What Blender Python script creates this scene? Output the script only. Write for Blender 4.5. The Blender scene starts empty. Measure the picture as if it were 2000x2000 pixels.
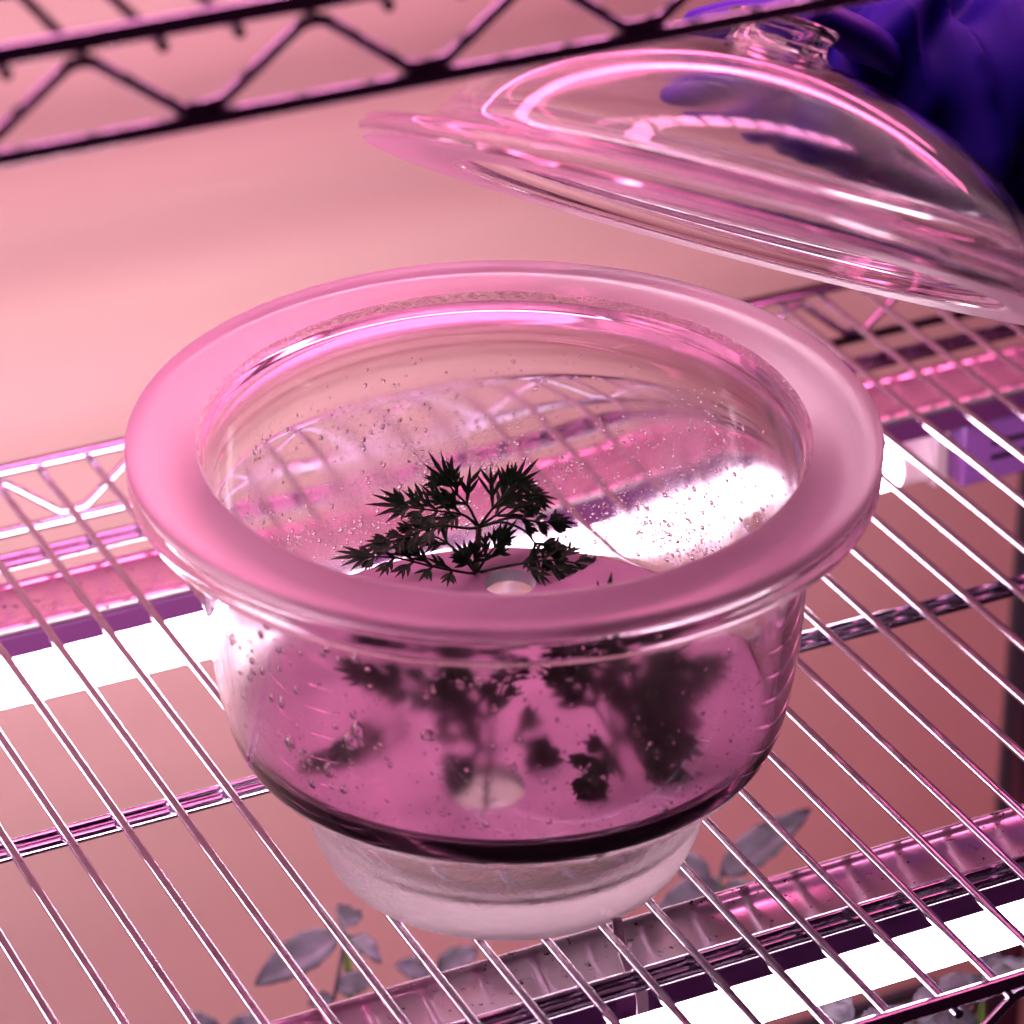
import bpy, bmesh, math, random
from mathutils import Vector, Matrix

U = 0.0254                      # the rack is drawn in inches: one wire pitch = 1 inch
C = bpy.context.scene.collection
S = bpy.context.scene
random.seed(7)

# ------------------------------------------------------------------ camera, world, lamps, exposure
cam = bpy.data.cameras.new('camera')
cam_ob = bpy.data.objects.new('camera', cam)
C.objects.link(cam_ob)
RR = ((0.90003, -0.43581, -0.00290), (-0.21560, -0.43944, -0.87202), (0.37876, 0.78547, -0.48947))
M3 = Matrix((RR[0], [-v for v in RR[1]], [-v for v in RR[2]])).transposed()
cam_ob.matrix_world = Matrix.Translation(Vector((-14.0635, -40.0937, 35.9185)) * U) @ M3.to_4x4()
cam.sensor_width = 36
cam.lens = 7278.69 / 2000 * 36
cam.clip_start, cam.clip_end = 0.05, 30
cam.dof.use_dof = True
cam.dof.focus_distance = 63.0 * U
cam.dof.aperture_fstop = 8.8
S.camera = cam_ob

W = bpy.data.worlds.new('World')
S.world = W
W.use_nodes = True
W.node_tree.nodes['Background'].inputs[0].default_value = (0.30, 0.06, 0.20, 1)
W.node_tree.nodes['Background'].inputs[1].default_value = 0.04

LIGHT = (1.0, 0.17, 0.42)       # magenta grow light of the tier above
PALE = (1.0, 0.74, 0.85)        # paler tubes slung under the shelf


def strip_light(name, x0, x1, y, z, width, power, pitch=0.0, col=LIGHT):
    l = bpy.data.lights.new(name, 'AREA')
    l.shape = 'RECTANGLE'
    l.size, l.size_y = (x1 - x0) * U, width * U
    l.energy = power
    l.color = col
    o = bpy.data.objects.new(name, l)
    C.objects.link(o)
    o.location = Vector(((x0 + x1) / 2, y, z)) * U
    o.rotation_euler = (pitch, 0, 0)
    return o


# grow tubes higher up the rack, out of the frame
strip_light('tube_light_rear', -22, 36, 19.05, 16.9, 1.3, 4.0)
strip_light('tube_light_middle', -22, 36, 11.0, 16.9, 1.3, 3.4)
strip_light('tube_light_above', -22, 36, 12.0, 35.0, 3.0, 7.0, col=(1.0, 0.30, 0.62))
strip_light('red_wall_fill', 12, 48, 19.0, -24.0, 2.2, 1.0, math.radians(95), (1.0, 0.10, 0.17))  # added red fill to redden the lower wall, no tube stands here

S.view_settings.view_transform = 'Standard'
S.view_settings.look = 'None'
S.view_settings.gamma = 1.0
S.view_settings.exposure = 0.0
S.render.engine = 'CYCLES'
S.cycles.use_denoising = True
S.cycles.max_bounces = 16
S.cycles.transmission_bounces = 14
S.cycles.glossy_bounces = 8
S.cycles.diffuse_bounces = 4
S.cycles.transparent_max_bounces = 12
S.cycles.sample_clamp_indirect = 6.0
S.cycles.blur_glossy = 0.4
S.cycles.use_adaptive_sampling = True
S.cycles.adaptive_threshold = 0.02


# ------------------------------------------------------------------ materials
def mat(name, base=(0.8, 0.8, 0.8), rough=0.5, metal=0.0, trans=0.0, ior=1.5, spec=0.5, emit=None, estr=0.0):
    m = bpy.data.materials.new(name)
    m.use_nodes = True
    b = m.node_tree.nodes['Principled BSDF']
    b.inputs['Base Color'].default_value = (*base, 1)
    b.inputs['Roughness'].default_value = rough
    b.inputs['Metallic'].default_value = metal
    b.inputs['Transmission Weight'].default_value = trans
    b.inputs['IOR'].default_value = ior
    b.inputs['Specular IOR Level'].default_value = spec
    if emit:
        b.inputs['Emission Color'].default_value = (*emit, 1)
        b.inputs['Emission Strength'].default_value = estr
    return m


def nodes(m):
    return m.node_tree.nodes, m.node_tree.links, m.node_tree.nodes['Principled BSDF']


def noise_fac(m, scale, detail=4, lo=0.4, hi=0.6, rough=0.6, kind='NOISE', stretch=None, to=(0.0, 1.0)):
    n, l, b = nodes(m)
    tc = n.new('ShaderNodeTexCoord')
    src = tc.outputs['Object']
    if stretch:
        mp = n.new('ShaderNodeMapping')
        mp.inputs['Scale'].default_value = stretch
        l.new(src, mp.inputs['Vector'])
        src = mp.outputs['Vector']
    if kind == 'NOISE':
        t = n.new('ShaderNodeTexNoise')
        t.inputs['Detail'].default_value = detail
        t.inputs['Roughness'].default_value = rough
        out = t.outputs['Fac']
    else:
        t = n.new('ShaderNodeTexVoronoi')
        out = t.outputs['Distance']
    t.inputs['Scale'].default_value = scale
    l.new(src, t.inputs['Vector'])
    r = n.new('ShaderNodeMapRange')
    r.inputs['From Min'].default_value = lo
    r.inputs['From Max'].default_value = hi
    r.inputs['To Min'].default_value = to[0]
    r.inputs['To Max'].default_value = to[1]
    l.new(out, r.inputs['Value'])
    return r.outputs['Result']


def bump(m, fac, strength, dist=0.0005, prev=None):
    n, l, b = nodes(m)
    bp = n.new('ShaderNodeBump')
    bp.inputs['Strength'].default_value = strength
    bp.inputs['Distance'].default_value = dist
    l.new(fac, bp.inputs['Height'])
    if prev:
        l.new(prev, bp.inputs['Normal'])
    l.new(bp.outputs['Normal'], b.inputs['Normal'])
    return bp.outputs['Normal']


def mixcol(m, fac, a, c):
    n, l, b = nodes(m)
    x = n.new('ShaderNodeMix')
    x.data_type = 'RGBA'
    x.inputs['A'].default_value = (*a, 1)
    x.inputs['B'].default_value = (*c, 1)
    l.new(fac, x.inputs['Factor'])
    l.new(x.outputs['Result'], b.inputs['Base Color'])
    return x.outputs['Result']


MT = {}
MT['wall'] = mat('wall_paint', (0.80, 0.52, 0.47), 0.75, spec=0.2)
f = noise_fac(MT['wall'], 2.2, 3, 0.35, 0.65)
mixcol(MT['wall'], f, (0.515, 0.405, 0.345), (0.535, 0.425, 0.365))

MT['chrome'] = mat('chrome_wire', (0.64, 0.58, 0.69), 0.10, 1.0)
f = noise_fac(MT['chrome'], 260, 4, 0.55, 0.75)
mixcol(MT['chrome'], f, (0.64, 0.58, 0.69), (0.36, 0.29, 0.36))
n, l, b = nodes(MT['chrome'])
f2 = noise_fac(MT['chrome'], 90, 3, 0.35, 0.75, to=(0.10, 0.24))
l.new(f2, b.inputs['Roughness'])

MT['plate'] = mat('brushed_sheet_metal', (0.72, 0.64, 0.68), 0.2, 0.72)
n, l, b = nodes(MT['plate'])
f = noise_fac(MT['plate'], 170, 5, 0.61, 0.65, 0.72)
mixcol(MT['plate'], f, (0.78, 0.66, 0.72), (0.12, 0.07, 0.09))
f2 = noise_fac(MT['plate'], 14, 3, 0.3, 0.7, to=(0.12, 0.26))
l.new(f2, b.inputs['Roughness'])
f3 = noise_fac(MT['plate'], 30, 2, 0.0, 1.0, stretch=(0.4, 1, 1))
bump(MT['plate'], f3, 0.03, 0.002)

MT['housing'] = mat('lamp_housing_paint', (0.16, 0.04, 0.17), 0.35, 0.3)
MT['box'] = mat('purple_driver_box', (0.24, 0.09, 0.36), 0.45)
MT['dark'] = mat('dark_slot', (0.015, 0.01, 0.02), 0.5)
MT['cap'] = mat('milky_tube_cap', (0.85, 0.75, 0.80), 0.35, 0, 0.6, 1.45)
MT['tube'] = mat('lit_tube', (0.9, 0.9, 0.9), 0.4, emit=PALE, estr=40.0)
MT['post'] = mat('black_post', (0.012, 0.012, 0.02), 0.35)
MT['strap'] = mat('plastic_strap', (0.85, 0.62, 0.74), 0.4, 0, 0.1, 1.45)

MT['glass'] = mat('clear_glass', (0.985, 0.98, 0.985), 0.0, 0, 1.0, 1.5)
f = noise_fac(MT['glass'], 14, 2, 0.2, 0.8, stretch=(1, 1, 0.35))
bump(MT['glass'], f, 0.018, 0.004)

# inner face of the bowl: mist with clear runs and streaks
MT['mist'] = mat('misted_glass', (0.985, 0.98, 0.985), 0.06, 0, 1.0, 1.5)
n, l, b = nodes(MT['mist'])
fa = noise_fac(MT['mist'], 17, 5, 0.38, 0.58, 0.6, stretch=(1, 1, 0.7), to=(0.25, 1.0))
tcm = n.new('ShaderNodeTexCoord')
dot = n.new('ShaderNodeVectorMath')
dot.operation = 'DOT_PRODUCT'
dot.inputs[1].default_value = (-0.435 / U, -0.90 / U, 0)       # mist hangs on the cool front of the bowl
l.new(tcm.outputs['Object'], dot.inputs[0])
mr = n.new('ShaderNodeMapRange')
mr.inputs['From Min'].default_value = -1.0
mr.inputs['From Max'].default_value = 3.4
mr.inputs['To Min'].default_value = 0.18
mr.inputs['To Max'].default_value = 0.24
l.new(dot.outputs['Value'], mr.inputs['Value'])
mu = n.new('ShaderNodeMath')
mu.operation = 'MULTIPLY'
l.new(fa, mu.inputs[0])
l.new(mr.outputs['Result'], mu.inputs[1])
l.new(mu.outputs['Value'], b.inputs['Roughness'])
fc = noise_fac(MT['mist'], 16, 2, 0.2, 0.8, stretch=(1, 1, 0.3))
bump(MT['mist'], fc, 0.02, 0.004)

MT['lid_glass'] = mat('smeared_lid_glass', (0.985, 0.97, 0.985), 0.03, 0, 1.0, 1.5)
n, l, b = nodes(MT['lid_glass'])
fl = noise_fac(MT['lid_glass'], 22, 4, 0.35, 0.7, 0.6, to=(0.015, 0.13))
l.new(fl, b.inputs['Roughness'])

# ground (frosted) glass
MT['ground'] = mat('ground_glass', (0.97, 0.94, 0.97), 0.48, 0, 0.84, 1.5)
f = noise_fac(MT['ground'], 900, 2, 0.3, 0.7)
bump(MT['ground'], f, 0.10, 0.0003)
MT['frost'] = mat('frosted_foot', (0.98, 0.97, 0.98), 0.25, 0, 1.0, 1.5)
f = noise_fac(MT['frost'], 330, 3, 0.3, 0.7)
bump(MT['frost'], f, 0.30, 0.0008)


def add_translucent(m, w, col=(0.95, 0.93, 0.95)):
    n, l, b = nodes(m)
    t = n.new('ShaderNodeBsdfTranslucent')
    t.inputs['Color'].default_value = (*col, 1)
    x = n.new('ShaderNodeMixShader')
    x.inputs['Fac'].default_value = w
    l.new(b.outputs['BSDF'], x.inputs[1])
    l.new(t.outputs['BSDF'], x.inputs[2])
    l.new(x.outputs['Shader'], n['Material Output'].inputs['Surface'])


add_translucent(MT['frost'], 0.05, (0.98, 0.97, 0.98))
add_translucent(MT['ground'], 0.10)
add_translucent(MT['mist'], 0.015, (0.9, 0.86, 0.9))
MT['rough_edge'] = mat('rough_glass_edge', (0.98, 0.97, 0.98), 0.12, 0, 1.0, 1.5)
f = noise_fac(MT['rough_edge'], 320, 4, 0.3, 0.7)
bump(MT['rough_edge'], f, 0.7, 0.0012)
MT['water'] = mat('water', (1, 1, 1), 0.0, 0, 1.0, 1.33)

MT['porcelain'] = mat('plate_porcelain', (0.80, 0.70, 0.74), 0.45)
f = noise_fac(MT['porcelain'], 40, 4, 0.3, 0.7)
mixcol(MT['porcelain'], f, (0.52, 0.52, 0.55), (0.36, 0.34, 0.38))
MT['edge_black'] = mat('plate_edge_black', (0.012, 0.008, 0.012), 0.55)  # near-black colour of the ring round the plate edge

MT['leaf'] = mat('dark_green_leaf', (0.006, 0.022, 0.008), 0.5, spec=0.2)
f = noise_fac(MT['leaf'], 60, 3, 0.3, 0.7)
mixcol(MT['leaf'], f, (0.003, 0.030, 0.008), (0.010, 0.075, 0.020))
MT['stem'] = mat('green_stem', (0.06, 0.08, 0.035), 0.5)
MT['greyleaf'] = mat('grey_green_leaf', (0.06, 0.10, 0.09), 0.5, spec=0.35)
f = noise_fac(MT['greyleaf'], 70, 5, 0.33, 0.68, stretch=(1, 1, 1))
mixcol(MT['greyleaf'], f, (0.012, 0.016, 0.018), (0.056, 0.046, 0.070))
MT['greystem'] = mat('yellow_green_stem', (0.10, 0.15, 0.03), 0.5)
MT['soil'] = mat('dark_soil', (0.05, 0.035, 0.03), 0.9)
MT['tray'] = mat('black_tray', (0.03, 0.02, 0.03), 0.5)

MT['glove'] = mat('blue_nitrile_glove', (0.018, 0.006, 0.25), 0.42, spec=0.25)
MT['sleeve'] = mat('blue_gown_cloth', (0.004, 0.002, 0.16), 0.6, spec=0.12)
f = noise_fac(MT['sleeve'], 500, 2, 0.3, 0.7)
bump(MT['sleeve'], f, 0.1, 0.0004)


# ------------------------------------------------------------------ mesh helpers (inputs in inches)
def mesh_obj(name, verts, faces, m=None, parent=None, smooth=True, loc=None):
    me = bpy.data.meshes.new(name)
    me.from_pydata([(v[0] * U, v[1] * U, v[2] * U) for v in verts], [], faces)
    if smooth:
        me.polygons.foreach_set('use_smooth', [True] * len(me.polygons))
    me.update()
    o = bpy.data.objects.new(name, me)
    C.objects.link(o)
    if m:
        me.materials.append(m)
    if loc:
        o.location = Vector(loc) * U
    if parent:
        o.parent = parent
    return o


def empty(name, label, cat, loc=(0, 0, 0), group=None):
    o = bpy.data.objects.new(name, None)
    o.empty_display_size = 0.02
    C.objects.link(o)
    o.location = Vector(loc) * U
    o['label'] = label
    o['category'] = cat
    if group:
        o['group'] = group
    return o


def tag(o, label, cat, group=None):
    o['label'] = label
    o['category'] = cat
    if group:
        o['group'] = group
    return o


def tube(pts, r, seg=10, caps=True, verts=None, faces=None):
    """tube along a polyline; r a number or one per point"""
    verts = [] if verts is None else verts
    faces = [] if faces is None else faces
    pts = [Vector(p) for p in pts]
    rs = r if isinstance(r, (list, tuple)) else [r] * len(pts)
    base = len(verts)
    t0 = (pts[1] - pts[0]).normalized()
    a = Vector((0, 0, 1)) if abs(t0.z) < 0.9 else Vector((1, 0, 0))
    nrm = (a - t0 * a.dot(t0)).normalized()
    for i, p in enumerate(pts):
        if i == 0:
            t = pts[1] - pts[0]
        elif i == len(pts) - 1:
            t = pts[-1] - pts[-2]
        else:
            t = (pts[i + 1] - p).normalized() + (p - pts[i - 1]).normalized()
        t.normalize()
        nrm = (nrm - t * nrm.dot(t)).normalized()
        bn = t.cross(nrm)
        for k in range(seg):
            an = 2 * math.pi * k / seg
            verts.append(p + (nrm * math.cos(an) + bn * math.sin(an)) * rs[i])
    for i in range(len(pts) - 1):
        for k in range(seg):
            a0 = base + i * seg + k
            a1 = base + i * seg + (k + 1) % seg
            faces.append((a0, a1, a1 + seg, a0 + seg))
    if caps:
        faces.append(tuple(base + k for k in reversed(range(seg))))
        e = base + (len(pts) - 1) * seg
        faces.append(tuple(e + k for k in range(seg)))
    return verts, faces


def smooth_poly(pts, n=4):
    """Catmull-Rom through the points"""
    P = [Vector(p) for p in pts]
    P = [P[0] * 2 - P[1]] + P + [P[-1] * 2 - P[-2]]
    out = []
    for i in range(1, len(P) - 2):
        p0, p1, p2, p3 = P[i - 1:i + 3]
        for k in range(n):
            t = k / n
            out.append(0.5 * ((2 * p1) + (p2 - p0) * t + (2 * p0 - 5 * p1 + 4 * p2 - p3) * t * t + (3 * p1 - p0 - 3 * p2 + p3) * t ** 3))
    out.append(P[-2])
    return out


def resample_profile(prof, n=4):
    return [(v.x, v.y) for v in smooth_poly([Vector((a, b, 0)) for a, b in prof], n)]


def lathe(prof, seg=180, close_start=False, close_end=False):
    """surface of revolution; prof runs so that the normal points out of the solid"""
    verts, faces = [], []
    for r, z in prof:
        if r < 1e-6:
            verts.append((0, 0, z))
        else:
            for k in range(seg):
                a = 2 * math.pi * k / seg
                verts.append((r * math.cos(a), r * math.sin(a), z))
    idx = []
    c = 0
    for r, z in prof:
        idx.append(c)
        c += 1 if r < 1e-6 else seg
    for i in range(len(prof) - 1):
        p0, p1 = prof[i][0] < 1e-6, prof[i + 1][0] < 1e-6
        for k in range(seg):
            k2 = (k + 1) % seg
            if p0 and p1:
                continue
            if p0:
                faces.append((idx[i], idx[i + 1] + k2, idx[i + 1] + k))
            elif p1:
                faces.append((idx[i] + k, idx[i] + k2, idx[i + 1]))
            else:
                faces.append((idx[i] + k, idx[i] + k2, idx[i + 1] + k2, idx[i + 1] + k))
    return verts, faces


def box(x0, x1, y0, y1, z0, z1, bev=0.0):
    bm = bmesh.new()
    bmesh.ops.create_cube(bm, size=1)
    for v in bm.verts:
        v.co = Vector((x0 + (v.co.x + .5) * (x1 - x0), y0 + (v.co.y + .5) * (y1 - y0), z0 + (v.co.z + .5) * (z1 - z0)))
    if bev:
        bmesh.ops.bevel(bm, geom=bm.edges[:], offset=bev, segments=2, affect='EDGES', profile=0.5)
    bm.verts.index_update()
    vs = [v.co.copy() for v in bm.verts]
    fs = [tuple(v.index for v in fc.verts) for fc in bm.faces]
    bm.free()
    return vs, fs


# ------------------------------------------------------------------ setting: the wall
wl, wf = [], []
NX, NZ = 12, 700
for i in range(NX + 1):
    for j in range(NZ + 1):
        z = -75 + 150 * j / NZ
        wl.append((-70 + 190 * i / NX, 37.0 + (.05 * math.sin(z * 2.25 + .3) + .05 * math.sin(z * 1.31 + 1.0)) * (1 / (1 + math.exp(-(z + 13) / 1.5))), z))  # ripples added to shade the wall in soft bands, fading out lower down
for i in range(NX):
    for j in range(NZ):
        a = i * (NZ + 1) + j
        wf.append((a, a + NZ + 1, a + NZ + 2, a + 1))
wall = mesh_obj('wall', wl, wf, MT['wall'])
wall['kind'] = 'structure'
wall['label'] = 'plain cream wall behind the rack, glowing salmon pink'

# ------------------------------------------------------------------ wire shelves
X0, X1 = -14, 30
WR = 0.082


def zigzag(x_peak, y, ztop, zbot, x0, x1, per=3.06):
    pts = []
    k = math.floor((x0 - x_peak) / per)
    x = x_peak + k * per
    while x < x1:
        pts += [(x - 0.16, y, ztop - .03), (x, y, ztop), (x + 0.16, y, ztop - .03), (x + per / 2 - 0.28, y, zbot + .02), (x + per / 2, y, zbot), (x + per / 2 + 0.28, y, zbot + .02)]
        x += per
    return [p for p in pts if x0 <= p[0] <= x1]


def make_shelf(name, label, z, wire_off, peak_front, peak_back, rods, group, zb=-1.22):
    root = empty(name, label, 'shelf', (8, 11.7, z), group)
    off = Vector((-8, -11.7, 0))

    def add(nm, vf):
        return mesh_obj(nm, [Vector(v) + off for v in vf[0]], vf[1], MT['chrome'], root)
    # one straight wire welded under both long rails; copies share the mesh
    pts = [(0, -0.25, 0), (0, -0.23, 0)] + [(0, 0.6 * k, 0) for k in range(0, 39)] + [(0, 23.47, 0), (0, 23.5, 0)]
    first = mesh_obj('wire', *[[Vector(v) for v in tube(pts, WR, 10)[0]], tube(pts, WR, 10)[1]], MT['chrome'], root)
    for i in range(X0, X1 + 1):
        w = first if i == X0 else first.copy()
        if i != X0:
            C.objects.link(w)
        w.location = Vector((i + wire_off - 8, -11.7, 0)) * U
        w.rotation_euler = (0, 0, random.uniform(-.0012, .0012))
    zt = WR + .12
    for y in (-.10, 23.24):
        add('rail', tube([(X0 - .8, y, zt), (8, y, zt), (X1 + .8, y, zt)], 0.138, 18))
        add('rail', tube([(X0 - .8, y, zb), (8, y, zb), (X1 + .8, y, zb)], 0.115, 14))
    add('zigzag_wire', tube(zigzag(peak_front, -.10, -0.06, zb + .19, X0 - .8, X1 + .8), 0.09, 10))
    add('zigzag_wire', tube(zigzag(peak_back, 23.24, -0.06, zb + .19, X0 - .8, X1 + .8), 0.09, 10))
    for y in rods:
        add('cross_rod', tube([(X0 - .8, y + .10, -WR - .095), (8, y + .10, -WR - .095), (X1 + .8, y + .10, -WR - .095)], 0.10, 16))
        add('cross_rod', tube([(X0 - .8, y - .09, -WR - .17), (8, y - .09, -WR - .17), (X1 + .8, y - .09, -WR - .17)], 0.10, 16))
    for x in (X0 - .8, X1 + .8):
        add('end_rail', tube([(x, -.1, zt), (x, 12, zt), (x, 23.24, zt)], 0.115, 12))
    return root


make_shelf('wire_shelf', 'chrome wire shelf that the glass bowl stands on', 0.0, 0.0, 14.3, 6.57 - 1.53, (3.05, 11.04, 20.4), 'chrome wire shelves of one rack')
make_shelf('wire_shelf', 'chrome wire shelf above the lid, its blurred truss edge crossing the top', 18.72, 0.48, -0.55, 1.0, (3.05, 11.04, 20.4), 'chrome wire shelves of one rack', -1.12)

post = mesh_obj('rack_post', *tube([(0, 0, -42), (0, 0, -10), (0, 0, 10), (0, 0, 40)], 0.52, 24), MT['post'], loc=(30.9, 24.25, 0))
tag(post, 'black upright rack post seen through the wires beside the shelf end', 'post')


# ------------------------------------------------------------------ tube lamps slung under the shelf
def lamp(label, yc, x0, x1, xh1, box_end):
    root = empty('tube_lamp', label, 'lamp', (8, yc, -2.5), 'tube lamps under the shelf')
    off = Vector((-8, -yc, 2.5))

    def add(nm, vf, m, sm=True):
        return mesh_obj(nm, [Vector(v) + off for v in vf[0]], vf[1], m, root, sm)
    # top sheet: shallow trough with rolled edges
    sec = [(-0.86, -0.44), (-0.86, -0.36), (-0.82, -0.315), (-0.74, -0.315), (-0.68, -0.36), (-0.6, -0.40), (-0.3, -0.43), (0, -0.44), (0.3, -0.43), (0.6, -0.40), (0.68, -0.36), (0.74, -0.315), (0.82, -0.315), (0.86, -0.36), (0.86, -0.44), (0.8, -0.5), (0, -0.52), (-0.8, -0.5)]
    v, fcs = [], []
    xs = [x0 + (xh1 - x0) * i / 24 for i in range(25)]
    for x in xs:
        v += [(x, yc + a, b) for a, b in sec]
    ns = len(sec)
    for i in range(24):
        for k in range(ns):
            a, b_ = i * ns + k, i * ns + (k + 1) % ns
            fcs.append((a, b_, b_ + ns, a + ns))
    fcs.append(tuple(range(ns)))
    fcs.append(tuple(24 * ns + k for k in reversed(range(ns))))
    add('top_sheet', (v, fcs), MT['plate'])
    add('housing', box(x0, xh1, yc - .80, yc + .80, -1.05, -0.53, .06), MT['housing'], False)
    add('tube', tube([(x0, yc, -1.95), (8, yc, -1.95), (x1, yc, -1.95)], 0.53, 32), MT['tube'])
    for x, s in ((x0, -1), (x1, 1)):
        add('end_cap', tube([(x + s * .003, yc, -1.95), (x + s * .08, yc, -1.95), (x + s * .75, yc, -1.95), (x + s * .8, yc, -1.95)], [.5, .535, .535, .48], 28), MT['cap'])
        add('lamp_holder', box(min(x + s * .82, x + s * 1.15), max(x + s * .82, x + s * 1.15), yc - .55, yc + .55, -2.5, -1.06, .08), MT['cap'], False)
    if box_end:
        add('driver_box', box(x1 + 1.4, xh1, yc - .7, yc + .75, -2.55, -1.06, .08), MT['box'], False)
        for zz in (-1.62, -1.98):
            add('slot', box(x1 + 2.1, xh1 - .4, yc - .712, yc - .68, zz - .07, zz + .07), MT['dark'], False)
    return root


lamp('lit white tube lamp under the far side of the shelf, behind the bowl', 19.05, -20, 23.35, 30.2, True)
lamp('lit white tube lamp under the near side of the shelf, before the bowl', 3.97, -20, 23.35, 30.2, True)

# plastic strap looped from a wire to the front lamp
sp = smooth_poly([(9.20, 4.45, 0.13), (9.21, 4.25, 0.10), (9.10, 3.95, -0.05), (9.0, 3.5, -0.18), (8.95, 3.05, -0.27), (8.96, 2.88, -0.42), (8.97, 2.86, -0.75)], 4)
v, fcs = [], []
for i, p in enumerate(sp):
    t = (sp[min(i + 1, len(sp) - 1)] - sp[max(i - 1, 0)]).normalized()
    tw = 0.25 + 0.35 * math.sin(i * .22)
    side = Vector((math.cos(tw), -math.sin(tw) * .3, -math.sin(tw)))
    side = (side - t * side.dot(t)).normalized()
    nn = t.cross(side)
    for a, b_ in ((-1, -1), (1, -1), (1, 1), (-1, 1)):
        v.append(p + Vector((0, 0, .03)) + side * (.105 * a) + nn * (.012 * b_))
for i in range(len(sp) - 1):
    for k in range(4):
        a, b_ = i * 4 + k, i * 4 + (k + 1) % 4
        fcs.append((a, b_, b_ + 4, a + 4))
fcs += [(3, 2, 1, 0), tuple(len(sp) * 4 - 4 + k for k in range(4))]
tag(mesh_obj('plastic_strap', v, fcs, MT['strap'], smooth=False), 'thin pale plastic strap hanging from a wire at the foot of the bowl', 'strap')

# ------------------------------------------------------------------ glass bowl
BX, BY, BZ = 8.68, 7.34, WR
bowl = empty('glass_bowl', 'large clear glass bowl with wide frosted rim and frosted foot, standing on the shelf', 'bowl', (BX, BY, BZ))
foot = [(0, 0.30), (1.6, 0.28), (2.5, 0.16), (2.86, 0.02), (3.0, 0.0), (3.10, 0.04), (3.17, 0.18), (3.30, 0.5), (3.40, 0.95), (3.455, 1.42)]
foot = [foot[0]] + resample_profile(foot[1:], 3)
body = [(3.455, 1.42), (3.475, 1.62), (3.49, 1.85), (3.53, 2.02), (3.70, 2.12), (4.05, 2.20), (4.32, 2.33), (4.53, 2.58), (4.67, 2.95), (4.77, 3.5), (4.86, 4.3), (4.92, 5.2), (4.96, 6.1), (5.03, 6.65), (5.18, 6.94), (5.45, 7.10), (5.72, 7.14)]
body = resample_profile(body, 4)
edge = [(5.72, 7.14), (5.88, 7.15), (5.98, 7.21), (6.03, 7.31), (6.025, 7.44), (5.99, 7.53), (5.995, 7.60), (6.03, 7.68)]
edge = resample_profile(edge, 3)
rim = [(6.03, 7.68), (6.045, 7.74), (6.045, 7.79), (6.025, 7.84), (5.985, 7.87), (5.91, 7.885), (5.75, 7.89), (5.5, 7.885), (5.25, 7.875), (5.05, 7.855), (4.91, 7.82)]
rim = resample_profile(rim, 4)
lip = [(4.91, 7.82), (4.87, 7.78), (4.845, 7.73), (4.835, 7.68)]
lip = resample_profile(lip, 4)
inner = [(4.835, 7.68), (4.80, 7.60), (4.775, 7.50), (4.74, 7.42), (4.70, 7.2), (4.69, 6.9), (4.70, 6.4), (4.67, 5.6), (4.61, 4.6), (4.54, 3.8), (4.47, 3.25), (4.38, 2.92), (4.2, 2.70), (3.9, 2.58), (3.55, 2.50)]
inner = resample_profile(inner, 4)
well = [(3.55, 2.50), (3.30, 2.38), (3.20, 2.1), (3.14, 1.5), (3.02, 1.0), (2.75, 0.72), (2.2, 0.62), (1.2, 0.6)]
well = resample_profile(well, 3) + [(0, 0.6)]
for nm, prof, m in (('foot', foot, 'frost'), ('outer_wall', body, 'glass'), ('flange_edge', edge, 'glass'), ('frosted_rim', rim, 'ground'), ('rough_lip', lip, 'rough_edge'), ('inner_wall', inner, 'mist'), ('foot_well', well, 'glass')):
    mesh_obj(nm, *lathe(prof, 192), MT[m], bowl)


def inner_r(z):
    P = sorted([(b_, a) for a, b_ in inner])
    for i in range(len(P) - 1):
        if P[i][0] <= z <= P[i + 1][0]:
            t = (z - P[i][0]) / max(1e-6, P[i + 1][0] - P[i][0])
            return P[i][1] + t * (P[i + 1][1] - P[i][1])
    return P[-1][1]


# droplets of condensation on the inner wall
ico = bmesh.new()
bmesh.ops.create_icosphere(ico, subdivisions=2, radius=1)
ico.verts.index_update()
IV = [vv.co.copy() for vv in ico.verts]
IF = [tuple(x.index for x in fc.verts) for fc in ico.faces]
ico.free()
ico = bmesh.new()
bmesh.ops.create_icosphere(ico, subdivisions=1, radius=1)
ico.verts.index_update()
IV1 = [vv.co.copy() for vv in ico.verts]
IF1 = [tuple(x.index for x in fc.verts) for fc in ico.faces]
ico.free()
dv, df = [], []
rnd = random.Random(3)


def droplet(th, z, r, tall=1.0, big=False):
    rr = inner_r(z)
    nin = Vector((-math.cos(th), -math.sin(th), 0))
    tan = Vector((-math.sin(th), math.cos(th), 0))
    c0 = Vector((rr * math.cos(th), rr * math.sin(th), z)) + nin * (r * 0.10)
    b0 = len(dv)
    V, F = (IV, IF) if big else (IV1, IF1)
    sx, sz = r * rnd.uniform(.8, 1.25), r * rnd.uniform(.8, 1.2) * tall
    for q in V:
        w = 1 - .25 * q.z if big else 1
        dv.append(c0 + nin * (q.x * r * .5) + tan * (q.y * sx * w) + Vector((0, 0, q.z * sz)))
    df.extend([tuple(b0 + k for k in fc) for fc in F])


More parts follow.
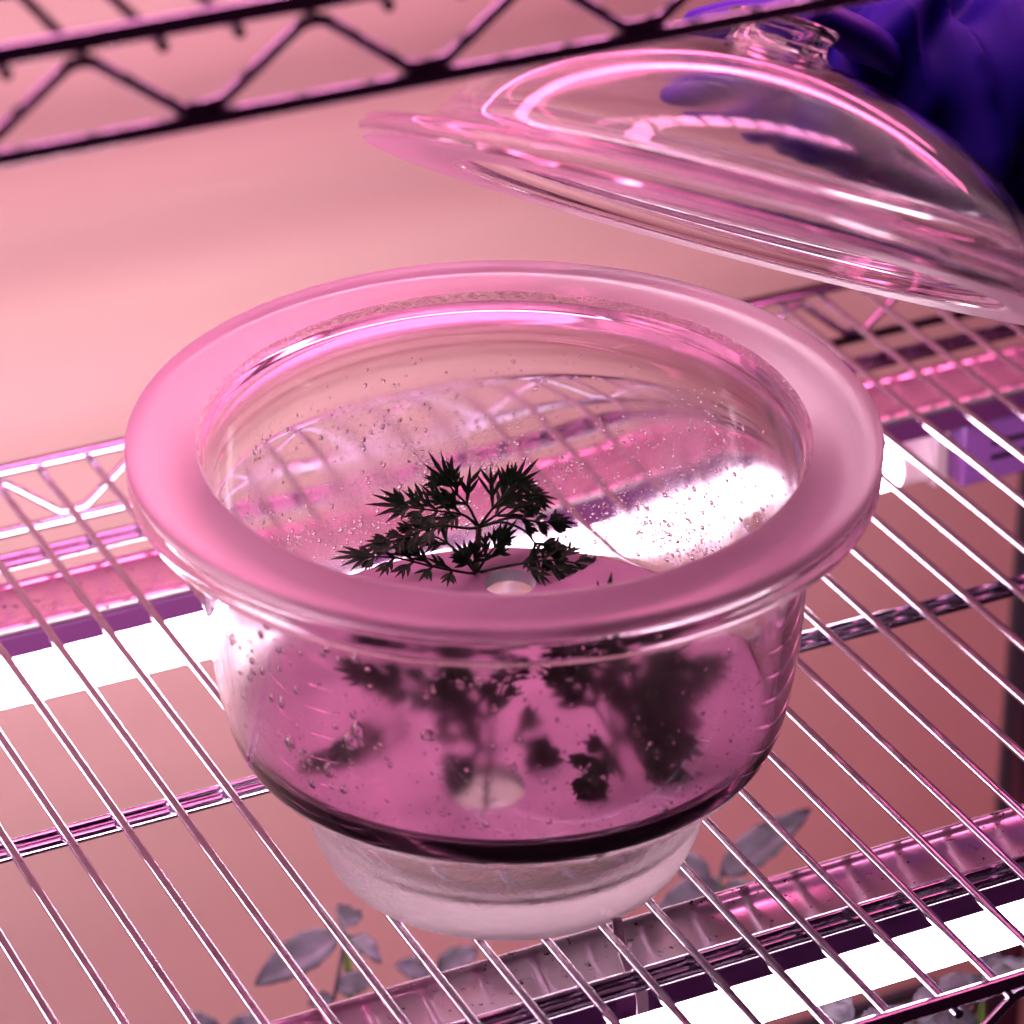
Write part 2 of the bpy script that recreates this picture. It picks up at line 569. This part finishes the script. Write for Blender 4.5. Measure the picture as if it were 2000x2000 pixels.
far = math.atan2(0.785, 0.379)          # direction away from the viewer
clus = [(far + rnd.uniform(-1.5, 1.5), 3.4 + 2.8 * rnd.random() ** 1.5, rnd.uniform(.12, .5)) for _ in range(60)]
for _ in range(5200):
    if rnd.random() < .6:
        c_ = rnd.choice(clus)
        th, z = c_[0] + rnd.gauss(0, c_[2] * .3), c_[1] + rnd.gauss(0, c_[2])
    else:
        th, z = rnd.uniform(0, 2 * math.pi), 3.2 + 3.6 * rnd.random() ** 1.4
    if 3.15 < z < 7.0:
        droplet(th, z, min(.055, .012 + rnd.expovariate(1 / .009)))
near_l = far + math.pi - 0.75
for _ in range(70):
    droplet(near_l + rnd.gauss(0, .42), rnd.uniform(3.3, 6.3), rnd.uniform(.03, .07), rnd.uniform(1, 1.6), True)
for th, z, r, t in ((near_l + .25, 4.9, .12, 1.3), (near_l + .22, 4.65, .13, 1.1), (near_l - .05, 4.1, .10, 1.5), (near_l + .12, 3.9, .08, 1.6), (near_l + .5, 5.1, .10, 1.2), (near_l + 1.0, 4.4, .07, 1.2)):
    droplet(th, z, r, t, True)
cd = mesh_obj('condensation', dv, df, MT['water'], bowl)
cd['kind'] = 'stuff'

# perforated plate on the ledge in the bowl
PZ = 3.05
plate = empty('perforated_plate', 'round pink-lit plate with holes lying inside the glass bowl', 'plate', (BX, BY, BZ + PZ - .3))
bm = bmesh.new()
holes = [(7.15 - BX, 4.87 - BY, .62), (10.12 - BX, 10.15 - BY, .45)]
pr_out = [(4.34 * math.cos(2 * math.pi * k / 96), 4.34 * math.sin(2 * math.pi * k / 96)) for k in range(96)]
edges = []


def loop(pts):
    vs = [bm.verts.new((x * U, y * U, 0.3 * U)) for x, y in pts]
    return [bm.edges.new((vs[i], vs[(i + 1) % len(vs)])) for i in range(len(vs))]


edges += loop(pr_out)
for hx, hy, hr in holes:
    edges += loop([(hx + hr * math.cos(2 * math.pi * k / 32), hy + hr * math.sin(2 * math.pi * k / 32)) for k in range(32)])
bmesh.ops.triangle_fill(bm, use_beauty=True, use_dissolve=False, edges=edges)
ex = bmesh.ops.extrude_face_region(bm, geom=bm.faces[:])
for g in ex['geom']:
    if isinstance(g, bmesh.types.BMVert):
        g.co.z = 0.06 * U
bmesh.ops.recalc_face_normals(bm, faces=bm.faces[:])
me = bpy.data.meshes.new('disc')
bm.to_mesh(me)
bm.free()
me.materials.append(MT['porcelain'])
disc = bpy.data.objects.new('disc', me)
C.objects.link(disc)
disc.parent = plate
ring = lathe(resample_profile([(4.36, .26), (4.42, .25), (4.435, .1), (4.42, -.04), (4.38, -.12), (4.2, -.16), (4.05, -.12), (4.05, .02), (4.3, .04), (4.355, .1), (4.36, .26)], 3), 128)
mesh_obj('dark_edge', ring[0], ring[1], MT['edge_black'], plate)

lean = Matrix.Translation(Vector((BX, BY, BZ + .055)) * U) @ Matrix.Rotation(math.radians(1.15), 4, Vector((0.90, -0.436, 0))) @ Matrix.Translation(Vector((-BX, -BY, -BZ)) * U)
for o in (bowl, plate):
    o.matrix_world = lean @ Matrix.Translation(o.location)

# ------------------------------------------------------------------ seedlings with divided leaves
def leaflet(v, fcs, p, d, nrm, L, Wd, fold=0.25, curl=0.15):
    d = d.normalized()
    s = d.cross(nrm).normalized()
    nrm = s.cross(d).normalized()
    st = ((0, .45), (.25, .85), (.5, 1.0), (.75, .62), (1.0, 0.02))
    b0 = len(v)
    for t, w in st:
        c0 = p + d * (L * t) - nrm * (curl * L * t * t)
        v.extend([c0 + s * (w * Wd) + nrm * (fold * w * Wd), c0, c0 - s * (w * Wd) + nrm * (fold * w * Wd)])
    for i in range(len(st) - 1):
        a = b0 + i * 3
        fcs.append((a, a + 1, a + 4, a + 3))
        fcs.append((a + 1, a + 2, a + 5, a + 4))


def frond(path, nrm, rng, start=.35, pairs=5, plen=.55, pw=.075, rad=.03):
    """divided leaf along a path: petiole, rachis and lobed leaflets"""
    P = smooth_poly(path, 6)
    nrm = Vector(nrm).normalized()
    v, fcs = tube(P, [rad * (1 - .6 * i / len(P)) for i in range(len(P))], 6)
    v = list(v)
    m = len(P) - 1
    for k in range(pairs):
        t = start + (1 - start) * (k + .1) / pairs
        i = min(m - 1, int(t * m))
        p = P[i].lerp(P[i + 1], t * m - i)
        d = (P[i + 1] - P[i]).normalized()
        s = d.cross(nrm).normalized()
        pl = plen * (1.12 - .55 * k / pairs) * rng.uniform(.8, 1.15)
        for sg in (-1, 1):
            dd = (d * rng.uniform(.85, 1.25) + s * sg * rng.uniform(.6, .9) + nrm * rng.uniform(-.22, .22)).normalized()
            ax = dd.cross(nrm).normalized()
            leaflet(v, fcs, p, dd, nrm, pl, pw * .60)
            for q, sc in ((.26, .58), (.52, .44)):
                for s2 in (-1, 1):
                    if rng.random() < .08:
                        continue
                    leaflet(v, fcs, p + dd * (pl * q), dd * rng.uniform(1.0, 1.3) + ax * s2 * rng.uniform(.5, .75) + nrm * rng.uniform(-.2, .2), nrm, pl * sc * rng.uniform(.8, 1.15), pw * rng.uniform(.45, .62))
    d = (P[-1] - P[-2]).normalized()
    s = d.cross(nrm).normalized()
    for a in (0, -.3, .3, -.6, .6):
        leaflet(v, fcs, P[-2] - d * (.25 * abs(a) * plen), d + s * a, nrm, plen * (1.0 - .35 * abs(a)), pw * .6)
    return v, fcs


def seedling(label, base, stem_path, fronds, seed):
    rng = random.Random(seed)
    root = empty('seedling', label, 'seedling', base, 'seedlings growing in the glass bowl')
    off = -Vector(base)
    vf = tube([Vector(q) + off for q in smooth_poly(stem_path, 4)], .055, 8)
    mesh_obj('stem', vf[0], vf[1], MT['stem'], root)
    for path, nrm, kw in fronds:
        vf = frond([Vector(q) + off for q in path], nrm, rng, **kw)
        mesh_obj('leaf', vf[0], vf[1], MT['leaf'], root)
    return root


TOV = Vector((-.379, -.785, .489))      # roughly towards the viewer
N1 = (9.79, 10.7, 4.12)
B1 = (9.72, 10.7, 3.02)
B2 = (9.73, 10.7, 3.22)
up = TOV
seedling('tall dark feathery seedling rising into the open mouth of the glass bowl', B1, [B1, (9.75, 10.7, 3.5), N1], [
    ([N1, (9.62, 10.75, 4.55), (9.40, 10.85, 4.85), (9.28, 10.9, 5.08)], (-.35, -.8, .45), dict(start=.35, pairs=3, plen=0.66, pw=.068)),
    ([N1, (10.02, 10.6, 4.5), (10.25, 10.55, 4.75), (10.42, 10.5, 4.95)], (-.3, -.8, .5), dict(start=.3, pairs=3, plen=0.62, pw=.068)),
    ([N1, (9.45, 10.6, 4.5), (8.8, 10.4, 4.85), (8.05, 10.3, 5.18)], (-.2, -.6, .75), dict(start=.35, pairs=5, plen=0.72, pw=.068)),
    ([N1, (10.15, 10.75, 4.25), (10.65, 10.9, 4.35), (11.10, 11.0, 4.25)], (-.3, -.6, .7), dict(start=.3, pairs=4, plen=0.62, pw=.068)),
    ([N1, (9.4, 10.3, 4.4), (8.7, 10.05, 4.75), (8.1, 10.0, 4.72), (7.62, 10.0, 4.66)], (-.3, -.5, .8), dict(start=.5, pairs=4, plen=0.51, pw=.068)),
    ([N1, (10.05, 10.3, 4.36), (10.45, 10.2, 4.12), (10.75, 10.2, 3.65), (11.0, 10.25, 3.55)], (-.2, -.7, .6), dict(start=.62, pairs=3, plen=0.58, pw=.068)),
    ([N1, (10.3, 10.5, 4.28), (10.85, 10.6, 4.02), (11.3, 10.6, 3.90)], (-.3, -.6, .7), dict(start=.45, pairs=3, plen=0.48, pw=.068)),
    ([B2, (9.3, 10.2, 3.6), (8.55, 9.95, 4.05), (7.85, 9.9, 4.42), (7.15, 9.9, 4.62)], (-.3, -.4, .85), dict(start=.35, pairs=5, plen=0.60, pw=.068)),
    ([B2, (10.2, 10.2, 3.52), (10.9, 10.05, 3.52), (11.5, 10.0, 3.28), (11.9, 10.0, 3.0)], (-.2, -.5, .85), dict(start=.3, pairs=6, plen=0.60, pw=.068)),
    ([B2, (10.0, 10.75, 3.5), (10.3, 10.8, 3.75)], (-.4, -.8, .4), dict(start=.35, pairs=2, plen=0.48, pw=.068)),
    ([B2, (9.55, 10.5, 3.6), (9.38, 10.4, 3.85)], (-.4, -.8, .4), dict(start=.35, pairs=2, plen=0.46, pw=.068)),
    ([B2, (9.4, 10.9, 3.7), (9.0, 11.0, 4.0), (8.55, 11.0, 3.98)], (-.3, -.6, .7), dict(start=.4, pairs=3, plen=0.55, pw=.068)),
], 11)
B3 = (9.20, 4.10, 3.02)
N3 = (9.10, 4.25, 3.75)
seedling('dense dark seedling behind the misted front glass, right of the middle', B3, [B3, (9.1, 4.2, 3.4), N3], [
    ([N3, (9.2, 4.3, 4.3), (9.5, 4.4, 4.7), (9.95, 4.5, 4.95)], (-.3, -.8, .5), dict(start=.25, pairs=4, plen=0.87, pw=0.136)),
    ([N3, (9.6, 4.2, 4.2), (10.2, 4.25, 4.5), (10.7, 4.3, 4.6)], (-.3, -.7, .6), dict(start=.25, pairs=4, plen=0.78, pw=0.128)),
    ([N3, (9.6, 4.1, 3.9), (10.1, 4.1, 3.95), (10.4, 4.15, 3.8)], (-.3, -.7, .6), dict(start=.3, pairs=2, plen=0.46, pw=0.088)),
    ([N3, (9.4, 3.9, 3.7), (9.6, 3.75, 3.5), (9.75, 3.65, 3.25)], (-.35, -.8, .4), dict(start=.2, pairs=4, plen=0.69, pw=0.128)),
    ([N3, (8.8, 4.0, 3.8), (8.5, 3.9, 3.65), (8.45, 3.8, 3.35)], (-.35, -.8, .4), dict(start=.25, pairs=3, plen=0.64, pw=0.128)),
    ([N3, (8.8, 4.4, 4.4), (8.5, 4.5, 4.9), (8.3, 4.5, 5.3)], (-.35, -.8, .4), dict(start=.3, pairs=4, plen=0.78, pw=0.128)),
    ([N3, (9.5, 4.3, 4.1), (9.95, 4.4, 4.25), (10.4, 4.5, 4.2)], (-.3, -.7, .6), dict(start=.15, pairs=5, plen=.75, pw=.13)),
    ([N3, (9.3, 4.0, 3.95), (9.7, 3.9, 3.85), (10.05, 3.9, 3.6)], (-.35, -.8, .4), dict(start=.15, pairs=4, plen=.75, pw=.13)),
    ([N3, (9.1, 4.6, 4.6), (9.2, 4.9, 5.2), (9.3, 5.0, 5.5)], (-.35, -.8, .4), dict(start=.3, pairs=4, plen=0.78, pw=0.128)),
], 12)
B4 = (7.12, 4.80, 2.75)
N4 = (7.38, 5.15, 3.45)
seedling('seedling in the plate hole behind the middle of the misted front glass', B4, [B4, (7.2, 4.95, 3.1), N4], [
    ([N4, (7.3, 5.2, 4.1), (7.0, 5.3, 4.8), (6.85, 5.3, 5.3)], (-.35, -.8, .4), dict(start=.3, pairs=5, plen=0.69, pw=0.120)),
    ([N4, (7.7, 5.0, 3.7), (8.0, 4.9, 3.5), (8.25, 4.85, 3.2)], (-.35, -.8, .4), dict(start=.3, pairs=3, plen=0.55, pw=0.104)),
    ([N4, (7.1, 5.0, 3.7), (6.85, 4.95, 3.6), (6.7, 4.95, 3.3)], (-.35, -.8, .4), dict(start=.3, pairs=3, plen=0.55, pw=0.104)),
    ([N4, (6.9, 5.4, 4.2), (6.2, 5.6, 4.9), (5.5, 5.7, 5.2)], (-.35, -.8, .4), dict(start=.4, pairs=4, plen=0.64, pw=0.112)),
    ([N4, (6.9, 5.2, 4.0), (6.65, 5.2, 4.5), (6.55, 5.2, 4.95)], (-.2, -.9, .3), dict(start=.2, pairs=4, plen=0.57, pw=0.096)),
    ([N4, (7.6, 5.4, 4.2), (7.9, 5.6, 4.8), (8.1, 5.7, 5.2)], (-.35, -.8, .4), dict(start=.35, pairs=4, plen=0.57, pw=0.080)),
], 13)
B5 = (6.6, 6.75, 3.02)
seedling('small seedling with one leaf lying towards the side of the bowl near the big drops', B5, [B5, (6.55, 6.72, 3.2), (6.5, 6.7, 3.4)], [
    ([(6.5, 6.7, 3.4), (6.1, 6.6, 3.42), (5.5, 6.5, 3.3), (4.95, 6.45, 3.22)], (-.2, -.45, .9), dict(start=.3, pairs=6, plen=0.49, pw=0.095)),
    ([(6.5, 6.7, 3.4), (6.3, 6.9, 4.1), (5.9, 7.0, 4.6)], (-.3, -.7, .6), dict(start=.35, pairs=4, plen=0.55, pw=0.109)),
], 14)

# ------------------------------------------------------------------ lid
LO = Vector((12.29, 6.68, 10.83))
Lu = Vector((0.803, -0.557, -0.213)).normalized()
Ln = Vector((0.420 + .0105, 0.272 + .019, 0.866 - .0110))
Ln = (Ln - Lu * Ln.dot(Lu)).normalized()
Lw = Ln.cross(Lu)
lid = empty('domed_glass_cover', 'clear domed glass lid with open knob, held tilted above the bowl', 'lid')
lid.matrix_world = Matrix.Translation(LO * U) @ Matrix((Lu, Lw, Ln)).transposed().to_4x4()
ground = resample_profile([(4.50, 0.02), (4.62, 0.0), (5.1, 0.0), (5.6, 0.0), (5.88, 0.0), (5.97, 0.03)], 3)
l_out = [(5.97, 0.03), (6.06, .10), (6.09, .22), (6.05, .34), (5.92, .42), (5.6, .46), (5.25, .52), (5.02, .66), (4.86, .90), (4.66, 1.20), (4.33, 1.56), (3.85, 1.93), (3.25, 2.27), (2.5, 2.59), (1.7, 2.82), (1.15, 2.93), (.92, 2.99), (.82, 3.08), (.78, 3.2), (.80, 3.32), (.88, 3.42), (.91, 3.49)]
l_out = resample_profile(l_out, 4)
l_in = [(.91, 3.49), (.84, 3.53), (.66, 3.50), (.55, 3.38), (.50, 3.2), (.50, 2.95), (.60, 2.76), (1.0, 2.66), (1.7, 2.53), (2.5, 2.30), (3.2, 1.98), (3.75, 1.64), (4.18, 1.28), (4.44, .92), (4.53, .55), (4.50, .25), (4.47, .08), (4.50, 0.02)]
l_in = resample_profile(l_in, 4)
mesh_obj('frosted_rim', *lathe(ground, 192), MT['ground'], lid)
mesh_obj('dome', *lathe(l_out, 192), MT['lid_glass'], lid)
mesh_obj('dome_inside', *lathe(l_in, 192), MT['lid_glass'], lid)

# ------------------------------------------------------------------ person: gloved hand behind the knob, forearm in a gown sleeve
skel = [((17.0, 9.75, 11.7), .95, -1), ((18.0, 10.2, 11.0), .85, 0), ((19.72, 10.4, 10.2), 1.1, 1), ((22.56, 10.7, 9.2), 1.4, 2), ((28.0, 11.4, 7.5), 1.7, 3)]
fing = [
    [((16.3, 9.75, 12.35), .50), ((15.3, 9.8, 12.85), .37), ((14.35, 10.15, 12.95), .34), ((13.35, 10.3, 12.85), .30)],
    [((16.25, 10.0, 11.9), .50), ((15.6, 10.7, 12.0), .37), ((14.7, 11.3, 11.9), .34), ((13.6, 11.5, 11.7), .30)],
    [((16.4, 10.05, 11.3), .50), ((16.0, 11.0, 11.2), .37), ((15.2, 11.6, 11.0), .34), ((14.2, 11.8, 10.8), .30)],
    [((16.65, 10.0, 10.8), .48), ((16.5, 11.0, 10.5), .34), ((16.0, 11.4, 10.2), .31), ((15.2, 11.5, 10.0), .27)],
    [((16.6, 9.2, 12.1), .48), ((15.9, 8.9, 12.75), .38), ((15.2, 8.7, 13.2), .34), ((14.65, 8.65, 13.55), .29)],
]
pv, pe, prd = [], [], []
for p, r, par in skel:
    pv.append(Vector(p) - Vector(skel[-1][0]))
    prd.append(r)
    if par >= 0:
        pe.append((par, len(pv) - 1))
for ch in fing:
    last = 0
    for p, r in ch:
        pv.append(Vector(p) - Vector(skel[-1][0]))
        prd.append(r)
        pe.append((last, len(pv) - 1))
        last = len(pv) - 1
me = bpy.data.meshes.new('person')
me.from_pydata([tuple(q * U) for q in pv], pe, [])
person = bpy.data.objects.new('person', me)
C.objects.link(person)
person.location = Vector(skel[-1][0]) * U
me.materials.append(MT['glove'])
sk = person.modifiers.new('skin', 'SKIN')
for i, sv in enumerate(me.skin_vertices[0].data):
    sv.radius = (prd[i] * U, prd[i] * U)
    sv.use_root = (i == 0)
sk.use_smooth_shade = True
ss = person.modifiers.new('sub', 'SUBSURF')
ss.levels = ss.render_levels = 2
tag(person, 'person in dark blue gown and gloves holding the glass lid from behind', 'person')

axis = smooth_poly([(15.69, 10.75, 11.41), (16.47, 10.4, 11.2), (17.79, 10.3, 10.75), (19.72, 10.4, 10.1), (22.56, 10.7, 9.2), (27.69, 11.4, 7.6)], 14)
sv_, sf_ = [], []
SEG = 120
for i, p in enumerate(axis):
    s = i / (len(axis) - 1)
    t = (axis[min(i + 1, len(axis) - 1)] - axis[max(i - 1, 0)]).normalized()
    a = Vector((0, 0, 1))
    nz = (a - t * a.dot(t)).normalized()
    ny = t.cross(nz)
    R0 = 1.25 + 1.15 * min(1, s * 2.2) ** .7
    for k in range(SEG):
        th = 2 * math.pi * k / SEG
        fold = .13 * math.sin(3 * th + 22 * s + 1.5 * math.sin(2 * th)) + .09 * (1 - 2 * abs(math.sin(3.5 * th - 17 * s + 2 * math.sin(6 * s + th)))) + .05 * math.sin(9 * th + 34 * s + 2 * math.sin(3 * th))
        r = R0 * (1 + fold * (0.35 + .65 * min(1, 3 * s)))
        drop = -.45 * (1 - math.cos(th - math.pi)) * 0
        sv_.append(p + nz * (r * math.cos(th) + drop) + ny * (r * math.sin(th)) - Vector(skel[-1][0]))
for i in range(len(axis) - 1):
    for k in range(SEG):
        a0, a1 = i * SEG + k, i * SEG + (k + 1) % SEG
        sf_.append((a0, a1, a1 + SEG, a0 + SEG))
slv = mesh_obj('gown_sleeve', sv_, sf_, MT['sleeve'], person)
slv.modifiers.new('thick', 'SOLIDIFY').thickness = .05 * U


# ------------------------------------------------------------------ leafy plants on the tier below
def blade(v, fcs, base, tip, nrm, wid, bend=.12):
    base, tip, nrm = Vector(base), Vector(tip), Vector(nrm)
    d = tip - base
    L = d.length
    d.normalize()
    s = d.cross(nrm).normalized()
    nrm = s.cross(d).normalized()
    N = 12
    b0 = len(v)
    for i in range(N + 1):
        t = i / N
        w = wid * (math.sin(math.pi * min(1, t ** .8 * .97 + .02)) ** .75) * (1 - .15 * t)
        if i == N:
            w = .004
        c0 = base + d * (L * t) + nrm * (bend * L * (4 * t * (1 - t) * .6 - t * t * .5))
        for q in (-1, -.5, 0, .5, 1):
            v.append(c0 + s * (w * q) + nrm * (abs(q) * w * .34 + .03 * math.sin(t * 17 + 2 * q) * abs(q)) + s * (.018 * math.sin(t * 41) * q))
    for i in range(N):
        for q in range(4):
            a = b0 + i * 5 + q
            fcs.append((a, a + 1, a + 6, a + 5))


def herb(label, base, node, leaves, back=(0, 0, 0)):
    bk = Vector(back)
    base = tuple(Vector(base) + Vector((bk.x, bk.y, 0)))
    node = tuple(Vector(node) + bk)
    leaves = [(tuple(Vector(p) + bk), tuple(Vector(q) + bk), n_, w_) for p, q, n_, w_ in leaves]
    root = empty('leafy_plant', label, 'plant', base, 'leafy plants on the tier below the shelf')
    off = -Vector(base)
    mid = (Vector(base) + Vector(node)) / 2 + Vector((.3, .2, 0))
    vf = tube([Vector(q) + off for q in smooth_poly([base, mid, node], 6)], .09, 8)
    mesh_obj('stem', vf[0], vf[1], MT['greystem'], root)
    for b_, t_, n_, w_ in leaves:
        v, fcs = [], []
        blade(v, fcs, Vector(b_) + off, Vector(t_) + off, n_, w_)
        pt = tube([Vector(node) + off, (Vector(node) * .5 + Vector(b_) * .5) + off, Vector(b_) + off], .04, 6)
        k = len(v)
        v += pt[0]
        fcs += [tuple(x + k for x in fc) for fc in pt[1]]
        lf = mesh_obj('leaf', v, fcs, MT['greyleaf'], root)
        sol = lf.modifiers.new('thick', 'SOLIDIFY')
        sol.thickness = .02 * U
    return root


TZ = -17.2
up_n = (-.25, -.5, .8)
herb('leafy plant below the wires, one broad leaf pointing down beside the bowl foot', (7.4, 11.4, TZ), (8.13, 12.85, -5.1), [
    ((8.0, 12.9, -5.05), (6.2, 13.2, -5.95), (-.5, -.6, .6), .42),
    ((8.2, 12.7, -5.05), (8.55, 12.0, -5.35), (.2, -.7, .6), .24),
    ((8.15, 13.0, -5.0), (8.75, 13.9, -5.2), (-.1, -.6, .8), .30),
    ((7.6, 12.3, -6.2), (7.1, 12.5, -6.25), (-.3, -.6, .7), .22),
    ((7.7, 12.4, -6.0), (8.5, 12.2, -5.85), (-.1, -.7, .7), .26)], (1.7, 4.5, -3.75))
herb('leafy plant with long blurred leaf slanting up, below the wires by the plate edge', (15.0, 9.6, TZ), (15.9, 11.2, -5.1), [
    ((16.0, 11.3, -5.05), (18.1, 11.25, -3.95), (-.4, -.6, .6), .40),
    ((15.8, 11.1, -5.1), (14.2, 10.95, -5.35), (-.4, -.6, .6), .42),
    ((15.8, 11.4, -5.1), (15.3, 12.3, -4.9), (-.4, -.7, .5), .30),
    ((15.9, 11.0, -5.2), (16.5, 10.3, -5.1), (-.2, -.7, .6), .28)], (1.7, 4.5, -3.75))
herb('low leafy plant whose leaf tips just enter the bottom of the view at the left', (5.6, 13.0, TZ), (5.7, 13.7, -7.6), [
    ((5.7, 13.8, -7.5), (5.05, 14.3, -6.95), (-.4, -.6, .6), .22),
    ((5.8, 13.7, -7.5), (6.5, 13.6, -7.05), (-.4, -.6, .6), .25)], (1.7, 4.5, -3.75))
herb('leafy plant partly hidden under the bowl foot, pale leaves behind the lamp sheet', (10.0, 12.0, TZ), (10.2, 13.1, -7.0), [
    ((10.2, 13.2, -6.9), (9.5, 13.5, -6.7), (-.4, -.6, .6), .28),
    ((10.3, 13.1, -6.9), (11.2, 13.0, -6.5), (-.4, -.6, .6), .32)], (1.7, 4.5, -3.75))
rg = random.Random(5)
for j, (bx, by, lb) in enumerate(((15.6, 6.9, 'bushy plant under the front lamp tube, nearest the middle'), (17.0, 7.0, 'bushy plant under the front lamp tube, second towards the corner'), (19.2, 8.2, 'bushy plant under the front lamp tube, nearest the corner'))):
    nd = (bx, by, -6.3 - .3 * j)
    lv = []
    for k in range(9):
        a = k * 2.4
        bb = Vector(nd) + Vector((.15 * math.cos(a), .15 * math.sin(a), rg.uniform(-.8, .3)))
        tt = bb + Vector((math.cos(a) * rg.uniform(.7, 1.2), math.sin(a) * rg.uniform(.7, 1.2), rg.uniform(-.2, .6)))
        lv.append((tuple(bb), tuple(tt), up_n, rg.uniform(.22, .36)))
    herb(lb, (bx, by, TZ), nd, lv)
tray = empty('plant_tray', 'long black tray of soil on the tier below, under the leafy plants', 'tray', (12, 9, TZ - 2.2))
for nm, b6 in (('bottom', (2, 26, 2, 20, TZ - 2.2, TZ - 2.0)), ('side', (2, 26, 2, 2.2, TZ - 1.998, TZ + .3)), ('side', (2, 26, 19.8, 20, TZ - 1.998, TZ + .3)), ('end', (2, 2.2, 2.203, 19.797, TZ - 1.998, TZ + .3)), ('end', (25.8, 26, 2.203, 19.797, TZ - 1.998, TZ + .3))):
    vf = box(*b6, .03)
    mesh_obj(nm, [Vector(q) - Vector((12, 9, TZ - 2.2)) for q in vf[0]], vf[1], MT['tray'], tray, False)
vf = box(2.21, 25.79, 2.21, 19.79, TZ - 1.99, TZ, .02)
so = mesh_obj('soil', [Vector(q) - Vector((12, 9, TZ - 2.2)) for q in vf[0]], vf[1], MT['soil'], tray, False)
